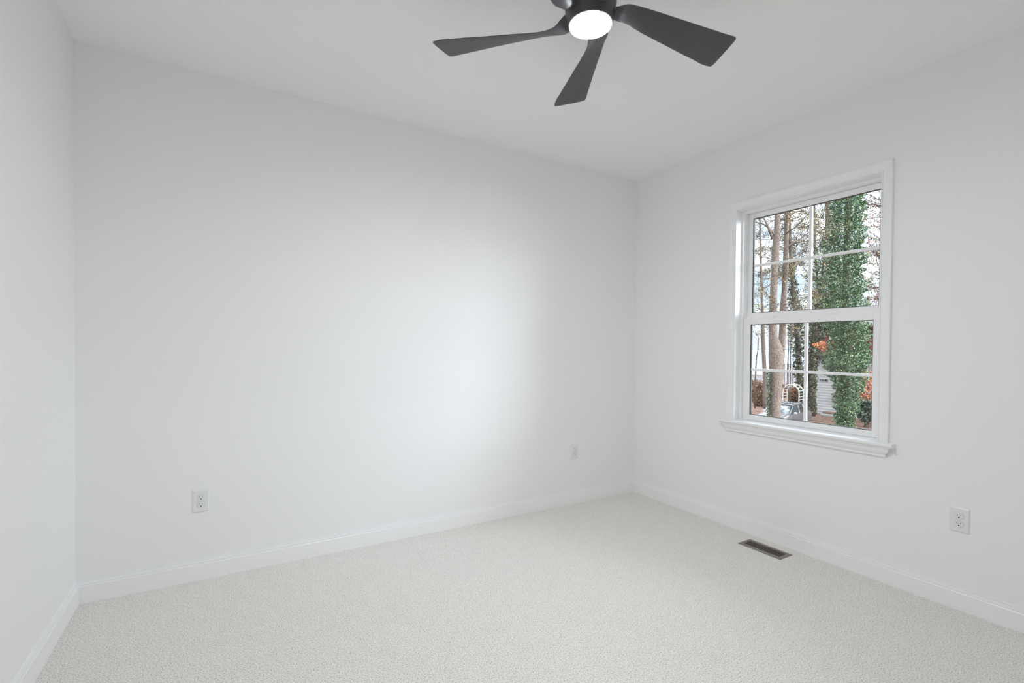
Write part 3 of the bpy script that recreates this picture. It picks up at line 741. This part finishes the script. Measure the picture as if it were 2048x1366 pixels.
fbox(MB(), -ln/2, ln/2, 0, .3, -.1, zt).build('wall_face', m_fence, t, bevel=.02); fbox(MB(), -ln/2, ln/2, -.06, .36, zt, zt+.06).build('cap_board', m_tan, t)

# ---- white garden arch
D = 33.0; pa = (G(1577, D)+G(1598, D))/2
arch = thing('garden_arch', (pa[0], pa[1], GZ), 'white arched garden trellis standing behind the parked car', 'garden arch')
arch.rotation_euler = (0, 0, math.radians(4))
m_aw = mat('white_garden_paint', (0.72, 0.68, 0.64), .5)
wA, dA, topA = 1.06, .62, W(1588, 769, D)[2]-GZ; rA = wA/2; zs = topA-rA
def hoop(x, r_): return [(x, -r_, 0), (x, -r_, zs*.5), (x, -r_, zs)]+[(x, -r_*math.cos(PI*i/14), zs+r_*math.sin(PI*i/14)) for i in range(1, 14)]+[(x, r_, zs), (x, r_, zs*.5), (x, r_, 0)]
for x in (-dA/2, dA/2): MB().tube(hoop(x, rA), .036, 8).build('hoop', m_aw, arch, smooth=True)
rg = MB()
for i in range(1, 14, 2): y, z = -rA*math.cos(PI*i/14), zs+rA*math.sin(PI*i/14); rg.tube([(-dA/2, y, z), (dA/2, y, z)], .020, 6)
for k in range(10):
    z = .15+k*(zs-.15)/9.5
    for y in (-rA, rA): rg.tube([(-dA/2, y, z), (dA/2, y, z)], .020, 6)
rg.build('rungs', m_aw, arch)

# ---- parked car
m_car = mat('grey_car_paint', (0.17, 0.152, 0.152), 0.22, metal=.35, spec=.8); m_cgl = mat('car_glass', (0.025, 0.035, 0.035), 0.04, spec=1.0)
m_tyre = mat('tyre_rubber', (0.02, 0.02, 0.02), .8); m_alloy = mat('wheel_alloy', (0.45, 0.45, 0.46), .3, metal=.8); m_hl = mat('headlight', (0.7, 0.72, 0.74), .1, spec=.9)
m_ctrim = mat('car_black_trim', (0.03, 0.03, 0.03), .5)
cpos = G(1567, 29.4)
car = thing('car', (cpos[0], cpos[1], GZ), 'grey estate car parked among the trees behind the forked trunk', 'car')
car.rotation_euler = (0, 0, math.radians(187))
def csec(x, zb_, zt_, wb_, wt_, crown=.04):
    """closed ring across the car at station x (front = +x)"""
    h = zt_-zb_
    half = [(0, zb_), (wb_*.8, zb_), (wb_, zb_+.18*h), (wb_*1.0, zb_+.55*h), (wb_*.985, zb_+.80*h), (wt_, zt_-.03), (wt_*.75, zt_+crown*.6), (0, zt_+crown)]
    return [(x, y, z) for y, z in half]+[(x, -y, z) for y, z in half[-2:0:-1]]
body = [csec(2.26, .42, .60, .55, .50, .01), csec(2.20, .30, .70, .74, .66, .02), csec(2.02, .24, .80, .84, .74), csec(1.6, .22, .88, .875, .78), csec(1.15, .22, .95, .885, .80), csec(.75, .22, 1.0, .89, .82, .03),
        csec(.2, .22, 1.00, .89, .83, .01), csec(-.9, .22, 1.02, .89, .83, .01), csec(-1.7, .24, 1.04, .885, .81, .01), csec(-2.1, .30, 1.03, .86, .77, .01), csec(-2.26, .42, .98, .78, .68, .0)]
bo = MB().loft(body).build('body', m_car, car, smooth=True, auto=45)
def gsec(x, zb_, zt_, wb_, wt_):
    half = [(0, zb_), (wb_, zb_), (wt_+.01, zt_-.05), (wt_*.86, zt_), (0, zt_+.025)]
    return [(x, y, z) for y, z in half]+[(x, -y, z) for y, z in half[-2:0:-1]]
gh = [gsec(.80, .96, 1.01, .76, .74), gsec(.08, .97, 1.44, .80, .62), gsec(-.32, .97, 1.49, .81, .62), gsec(-1.2, .98, 1.49, .81, .61), gsec(-1.85, .99, 1.42, .79, .58), gsec(-2.16, 1.0, 1.06, .74, .70)]
MB().loft(gh).build('cabin_glass', m_cgl, car, auto=30)
rf = MB(); rr_ = []
for x, z, w_ in ((.12, 1.462, .60), (-.32, 1.505, .615), (-1.2, 1.505, .605), (-1.86, 1.44, .58)):
    rr_.append([(x, w_, z-.045), (x, w_*.86, z), (x, 0, z+.028), (x, -w_*.86, z), (x, -w_, z-.045), (x, 0, z-.04)])
rf.loft(rr_); rf.build('roof_panel', m_car, car, auto=40)
pl = MB()
for s in (1, -1):
    pl.tube([(.81, s*.765, .985), (.10, s*.640, 1.43)], .030, 6); pl.tube([(-.42, s*.815, .98), (-.52, s*.640, 1.45)], .028, 6)
    pl.tube([(-1.12, s*.815, .99), (-1.18, s*.632, 1.45)], .030, 6); pl.tube([(-2.15, s*.74, 1.02), (-1.86, s*.60, 1.40)], .045, 6)
    pl.tube([(.12, s*.635, 1.43), (-.32, s*.645, 1.462), (-1.2, s*.64, 1.462), (-1.86, s*.60, 1.40)], .024, 6)
pl.build('pillars', m_car, car)
MB().box((-.80, -.36, 1.527), (-.20, .36, 1.540)).build('sunroof', m_cgl, car, bevel=.01)
for s in (1, -1):
    q = MB().tube([(-.12, s*.52, 1.50), (-.22, s*.52, 1.565), (-1.45, s*.51, 1.565), (-1.55, s*.51, 1.48)], .018, 6).build('roof_rail', m_ctrim, car)
    k = MB().box((.42, s*.84-.02, .98), (.48, s*.84+.03, 1.03)); k.loft([[(.40, s*.86, .99), (.52, s*.86, .99), (.52, s*.86, 1.10), (.40, s*.86, 1.10)], [(.38, s*1.00, 1.0), (.48, s*1.00, 1.0), (.48, s*1.00, 1.09), (.38, s*1.00, 1.09)]])
    k.build('door_mirror', mat('mirror_cap', (0.62, 0.62, 0.64), .3) if s == 1 else bpy.data.materials['mirror_cap'], car, bevel=.02)
    MB().loft([[(2.17, s*.70, .58), (2.22, s*.42, .58), (2.20, s*.42, .71), (2.08, s*.74, .73)], [(2.20, s*.70, .58), (2.25, s*.42, .58), (2.22, s*.42, .71), (2.10, s*.76, .73)]]).build('headlight', m_hl, car, bevel=.01)
gl = MB().box((2.20, -.38, .56), (2.265, .38, .70)).build('grille', m_ctrim, car, bevel=.01)
gb = MB()
gb.box((2.262, -.30, .565), (2.270, .30, .58))
for i in range(5): gb.box((2.262, -.30+i*.135, .57), (2.275, -.24+i*.135, .69))
gb.build('grille_bars', m_alloy, gl)
MB().box((2.10, -.75, .30), (2.24, .75, .40)).build('lower_intake', m_ctrim, car, bevel=.02)
MB().box((-.9, .884, .60), (.75, .897, .64)).build('side_moulding', m_ctrim, car); MB().box((-.9, -.897, .60), (.75, -.884, .64)).build('side_moulding', m_ctrim, car)
for s in (1, -1):
    for x in (1.42, -1.32):
        wl = MB().lathe([(.20, 0), (.31, .01), (.325, .05), (.325, .16), (.31, .20), (.2, .21)], n=28); wl.v = [(x+a_, s*(.70+c_), .325+b2) for a_, b2, c_ in wl.v]
        wo_ = wl.build('wheel', m_tyre, car, auto=40)
        rm = MB().lathe([(.19, 0), (.20, .012), (.05, .018)], n=20); rm.v = [(x+a_, s*(.905+c_), .325+b2) for a_, b2, c_ in rm.v]; rm.build('hub_cap', m_alloy, wo_)
